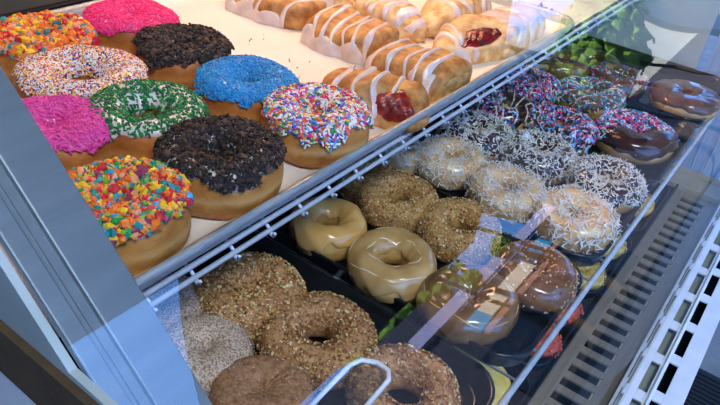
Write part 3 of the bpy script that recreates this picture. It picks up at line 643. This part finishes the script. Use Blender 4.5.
loaf_icing(L, t, [(-.65, -.45, .05, 3.3, 6), (-.5, -.6, .045, .4, 3.3), (-.25, -.35, .05, .4, 3.3), (.3, .2, .06, .4, 3.4), (.55, .45, .07, .4, 3.4)], v0=.2, v1=3.2, th=.0018); loaf_jam(L, t, 'berry_jam')
L = Loaf(.240, .080, .038, 18, 2.2, 1.7, dent=(-.46, 2.1, .27, .55, .012)); t = loaf('turnover', 'long iced turnover with a wide dark red jam opening, at the pan corner', 'pastry', .803, .343, -.13, L, 'puff_pastry_pale')
loaf_icing(L, t, [(-.8, -.75, .05, .4, 3.3), (-.55, -.68, .04, .4, 3.1), (.15, -.02, .10, .4, 3.0), (.42, .3, .09, .4, 3.2), (.68, .6, .10, .4, 3.2)], v0=.2, v1=3.2, blobs=[(.02, 2.0, .14, .4), (.5, 1.9, .3, .4)], th=.0018); loaf_jam(L, t, 'berry_jam')
# ================================================================== BASE DECK PASTRIES
ZB = ZD+.0032
def xy(x, y):
    q = ROT.T@(np.array([x, y, ZB+.011])-CAM); return float(q[0]/q[2]*F+360), float(q[1]/q[2]*F+202.5)
def cookie(px, py, w, h, label, m, name='cookie', seed=1):
    p = at(px, py, ZB+h/2); t = empty(name, (p[0], p[1], ZB), seed); tag(t, label, 'cookie')
    S = Surf(w/2, w*.03, h, seed, .09); o = ring_body(S, M(m), t, 'cookie_body', 64, 24); return t, S
CR = [('red_cookie', 3), ('nut_crumb_brown', .6)]
t, S = cookie(*xy(.690, .141), .062, .024, 'crumbly red cookie on the base deck, the nearer of the two in the tray', 'red_cookie', seed=41); chunks(S, t, 260, CR, .001, .003, 'crumbs', .001, base=-.4)
t, S = cookie(*xy(.768, .141), .058, .024, 'crumbly red cookie on the base deck, the farther of the two in the tray', 'red_cookie', seed=42); chunks(S, t, 260, CR, .001, .003, 'crumbs', .001, base=-.4)
for px, py, w, l, sd in ((*xy(.866, .142), .062, 'pale yellow cookie at the near end of the lemon cookie tray', 43), (*xy(.965, .142), .060, 'pale yellow cookie at the far end of the lemon cookie tray', 44)):
    t, S = cookie(px, py, w, .022, l, 'lemon_cookie', seed=sd); chunks(S, t, 220, [('lemon_cookie', 3), ('nut_crumb_pale', 1), ('sugar_lime', .4)], .0008, .0024, 'crumbs', .001, base=-.4)
t, S = cookie(*xy(1.120, .150), .075, .022, 'round orange pastry under the shelf at the far end of the base deck', 'orange_pastry', 'danish', 45); icing(S, M('orange_pastry'), t, .6, .1, t=.003, name='glaze')
for (x, y, lx, ly, l) in ((.560, .175, .105, .10, 'flat yellow cheese pastry on the base deck, glimpsed between the two nearest trays'),):
    t = empty('cheese_pastry', (x, y, ZB)); tag(t, l, 'pastry')
    S = Surf(.056, .003, .020, 61, .03); ring_body(S, M('orange_pastry'), t, 'crust'); icing(S, M('cheese_filling'), t, .7, .05, t=.002, name='cheese_filling')
# white frame modelling a bright reflection in the glass, by the near tray
h = empty('reflection_frame', (.319, .177, .9475), math.radians(3)); tag(h, 'rounded white frame built in place of a bright reflection at the bottom, between the crumb doughnuts', 'reflection stand-in')
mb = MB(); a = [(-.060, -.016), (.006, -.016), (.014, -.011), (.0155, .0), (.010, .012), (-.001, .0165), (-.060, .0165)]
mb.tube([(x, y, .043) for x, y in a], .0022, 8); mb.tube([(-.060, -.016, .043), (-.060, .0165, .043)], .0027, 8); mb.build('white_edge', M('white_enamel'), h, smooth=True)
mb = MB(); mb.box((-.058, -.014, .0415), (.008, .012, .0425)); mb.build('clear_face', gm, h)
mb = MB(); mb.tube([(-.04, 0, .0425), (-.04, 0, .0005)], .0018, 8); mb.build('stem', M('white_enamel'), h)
# ================================================================== OUTSIDE THE CASE
mb = MB(); mb.box((-3, -2.1, -.02), (5.0, 2.5, 0)); mb.build('floor', M('floor_stone'))['kind'] = 'structure'
mb = MB(); mb.box((-20, -30, -.06), (60, 20, -.03)); mb.build('ground', M('pavement'))['kind'] = 'structure'
mb = MB(); mb.box((-3, -1.5, 2.9), (4.6, 2.6, 3.0)); mb.box((-3, -3.0, 2.9), (.1, -1.5, 3.0)); mb.box((1.55, -3.0, 2.9), (4.6, -1.5, 3.0)); mb.box((.1, -3.0, 2.9), (1.55, -2.5, 3.0)); mb.build('ceiling', M('canopy_dark'))['kind'] = 'structure'
mb = MB(); mb.box((-3, 2.5, 0), (4.6, 2.6, 2.9)); mb.build('wall_rear', M('room_wall'))['kind'] = 'structure'
mb = MB(); mb.box((-3.1, -2.0, 0), (-3, 2.6, 2.9)); mb.build('wall_left', M('room_wall'))['kind'] = 'structure'
mb = MB(); mb.box((.9, -.6, .001), (1.745, -.065, .012))
x = .91
while x < 1.735: mb.box((x, -.595, .012), (x+.008, -.07, .016)); x += .018
tag(mb.build('floor_mat', M('black_mat')), 'black ribbed rubber floor mat beside the case, bottom right corner', 'mat')
mb = MB(); mb.box((.115, -.040, .06), (XE+.25, .76, ZD-.0335)); mb.box((.16, .0, 0), (XE+.20, .72, .06))
tag(mb.build('cabinet_base', M('panel_light_grey')), 'grey cabinet body carrying the display case above the floor', 'cabinet')
# across the street: what the curved glass mirrors
ws = empty('window_screen', (5.0, -1.5, 0)); tag(ws, 'dark metal window screen mirrored as a grid in the curved glass', 'window frame')
mb = MB()
for y in (-3.9, -3.1, -1.75, -1.58, -1.36): mb.box((-.015, y+1.5-.014, 0), (.015, y+1.5+.014, 3.4))
for z in (1.75, 2.05, 2.35, 2.65): mb.box((-.012, -.25, z-.009), (.012, .14, z+.009))
for z in (.02, 3.38): mb.box((-.02, -2.42, z-.02), (.02, .16, z+.02))
mb.build('mullions', M('dark_mullion'), ws)
fb = empty('far_building', (38, -9.5, 0)); tag(fb, 'tall cream building mirrored faintly over the pale end wall of the case', 'building')
mb = MB(); mb.box((-11, -1, 6.6), (-1.6, 0, 13)); mb.build('wall', M('cream_wall'), fb)
mb = MB(); mb.box((-15, -4, 0), (-1.6, .02, 6.58)); mb.build('ground_floor', M('umber_wall'), fb)
mb = MB(); mb.box((-1.6, -4, 0), (18, .3, 12)); mb.build('teal_wing', M('teal_wall'), fb)  # wing with dark teal walls
sh = empty('street_building', (12, -9, 0)); tag(sh, 'building with cream and terracotta bands, mirrored in the glass over the brown glazed doughnut', 'building')
mb = MB(); mb.box((-10, -1, 0), (8, 0, 5.1)); mb.box((-10, -1, 5.1), (-1.5, -.5, 6.3)); mb.box((3.6, -1, 5.1), (8, -.5, 14)); mb.build('wall', M('slate_wall'), sh)
mb = MB(); mb.box((-3.4, .0, 5.12), (3.2, .15, 5.42)); mb.build('roof_band', M('lilac_fascia'), sh)
mb = MB(); mb.box((-1.8, .01, 4.22), (.35, .2, 4.74)); mb.build('fascia', M('cream_fascia'), sh)
mb = MB(); mb.box((-2.25, .01, 4.16), (-1.82, .22, 4.74)); mb.build('sign_board', M('turquoise_board'), sh)
mb = MB(); mb.box((.9, .01, 4.35), (1.45, .22, 4.85)); mb.build('sign_board', M('turquoise_board'), sh)
mb = MB(); mb.box((-2.2, .01, 3.86), (.85, .2, 4.10)); mb.box((.75, .01, 4.1), (1.6, .2, 4.28)); mb.build('lower_band', M('terracotta_band'), sh)
mb = MB(); mb.box((-3.2, .01, .4), (2.4, .05, 3.4)); mb.build('shop_window', M('black_plastic'), sh)
def tree(x, y, z0, z1, r, label, sd, mt='leaves_bright'):
    g = np.random.default_rng(sd); tr_ = empty('leafy_tree', (x, y, 0)); tag(tr_, label, 'tree')
    mb = MB(); mb.tube([(0, 0, 0), (.05, 0, z0*.6), (0, .05, (z0+z1)/2)], [.12, .09, .04], 8); mb.build('trunk', M('brown_gasket'), tr_, smooth=True)
    n = 900; d = g.normal(size=(n, 3)); d /= np.linalg.norm(d, axis=1)[:, None]; q = d*(g.uniform(.45, 1, (n, 1)))*np.array([r, r, (z1-z0)/2])+np.array([0, 0, (z0+z1)/2])
    sc = g.uniform(.08, .22, (n, 1))*np.array([1, .8, .35])*r*.7
    o = batch('foliage', ICO1, q, frames(d, g, .9), sc, [M(mt)], np.zeros(n, int), tr_, g, .3, smooth=False)
tree(10.9, -8.72, 5.05, 5.6, .28, 'small bright green tree, nearer of the two mirrored above the cream band', 1)
tree(12.5, -8.68, 5.05, 5.7, .32, 'small bright green tree, farther of the two mirrored above the cream band', 2)
tree(12.6, -12.2, 5.9, 10.5, 2.2, 'bright green tree rising behind the building with coloured bands', 3)
tree(23.9, -7.4, 6.0, 9.2, 2.3, 'sunlit green tree mirrored over the sprinkled doughnuts', 4)
tree(21.6, -9.9, 5.5, 15.0, 2.6, 'dark green tree mirrored beside the sunlit one', 5, 'leaves_dark')
# ================================================================== LIGHT
def area(name, loc, target, sx, sy, power, col, spread=None):
    l = bpy.data.lights.new(name, 'AREA'); l.shape = 'RECTANGLE'; l.size = sx; l.size_y = sy; l.energy = power; l.color = col
    if spread: l.spread = spread
    o = bpy.data.objects.new(name, l); o.location = loc; o.rotation_euler = (Vector(target)-Vector(loc)).to_track_quat('-Z', 'Y').to_euler(); link(o); return o
lt = empty('case_light', (.62, .70, 1.45)); tag(lt, 'warm strip lamp under the top of the case at the back', 'lamp')
mb = MB(); mb.box((-.50, -.02, .0), (.62, .03, .03)); mb.build('housing', M('white_enamel'), lt, bevel=.003)
area('case_lamp', (.62, .69, 1.445), (.50, .45, 1.09), 1.0, .03, 5.2, (1, .56, .32))
cl = empty('added_fill_panel', (-.2, -.7, 2.86)); tag(cl, 'added cool white fill light panel, unseen above and in front of the display case', 'lamp')  # fixture added for the unseen fill light
mb = MB(); mb.box((-.47, -.27, .005), (.47, .27, .039)); mb.build('housing', M('white_enamel'), cl, bevel=.003)
mb = MB(); mb.box((.10, .44, 1.481), (XE+.012, .775, 1.492)); mb.box((.10, .764, 1.10), (.114, .775, 1.4805)); mb.build('canopy_panel', M('frame_metal'))
tag(bpy.data.objects['canopy_panel'], 'grey metal top panel of the display case carrying the warm lamp', 'panel')
area('added_fill_light', (-.2, -.7, 2.85), (.5, .2, 1.0), .9, .5, 66, (.88, .94, 1))  # added fill, brightens the shelves from above in front
sl = bpy.data.lights.new('sun', 'SUN'); sl.energy = 20; sl.angle = .01; sl.color = (1, .95, .86); so = bpy.data.objects.new('sun', sl); link(so)
so.rotation_euler = Vector((-.35, .62, .70)).to_track_quat('Z', 'Y').to_euler()
w = bpy.data.worlds.new('sky'); SC.world = w; w.use_nodes = True; nt = w.node_tree
bg = nt.nodes['Background']; bg.inputs['Color'].default_value = (.14, .38, 1, 1); bg.inputs['Strength'].default_value = 4.5
GR = {'cookie': 'cookies on the base deck', 'leafy_tree': 'trees mirrored in the glass', 'plastic_tray': 'black plastic trays', 'strudel': 'iced strudels on the sheet pan',
      'turnover': 'iced turnovers on the sheet pan', 'wire_shelf': 'white wire shelves'}
for o in list(SC.objects):
    if o.parent or 'label' not in o: continue
    k = o.name.split('.')[0]
    if k in GR: o['group'] = GR[k]
    elif k == 'doughnut': o['group'] = 'decorated doughnuts on the sheet pan' if o.location.z > 1.05 else 'doughnuts on the middle shelf'
# ------------------------------------------------------------------ camera
c = bpy.data.cameras.new('camera'); c.sensor_width = 36; c.lens = F/720*36; c.clip_start = .02
co = bpy.data.objects.new('camera', c); COL.objects.link(co)
r_ = ROT@np.array([1, 0, 0]); d_ = ROT@np.array([0, 1, 0]); f_ = ROT@np.array([0, 0, 1])
m = Matrix(((r_[0], -d_[0], -f_[0], CAM[0]), (r_[1], -d_[1], -f_[1], CAM[1]), (r_[2], -d_[2], -f_[2], CAM[2]), (0, 0, 0, 1)))
co.matrix_world = m; SC.camera = co
SC.view_settings.view_transform = 'Standard'; SC.view_settings.look = 'None'; SC.view_settings.exposure = .1; SC.view_settings.gamma = 1; SC.view_settings.use_curve_mapping = False
SC.render.use_motion_blur = False
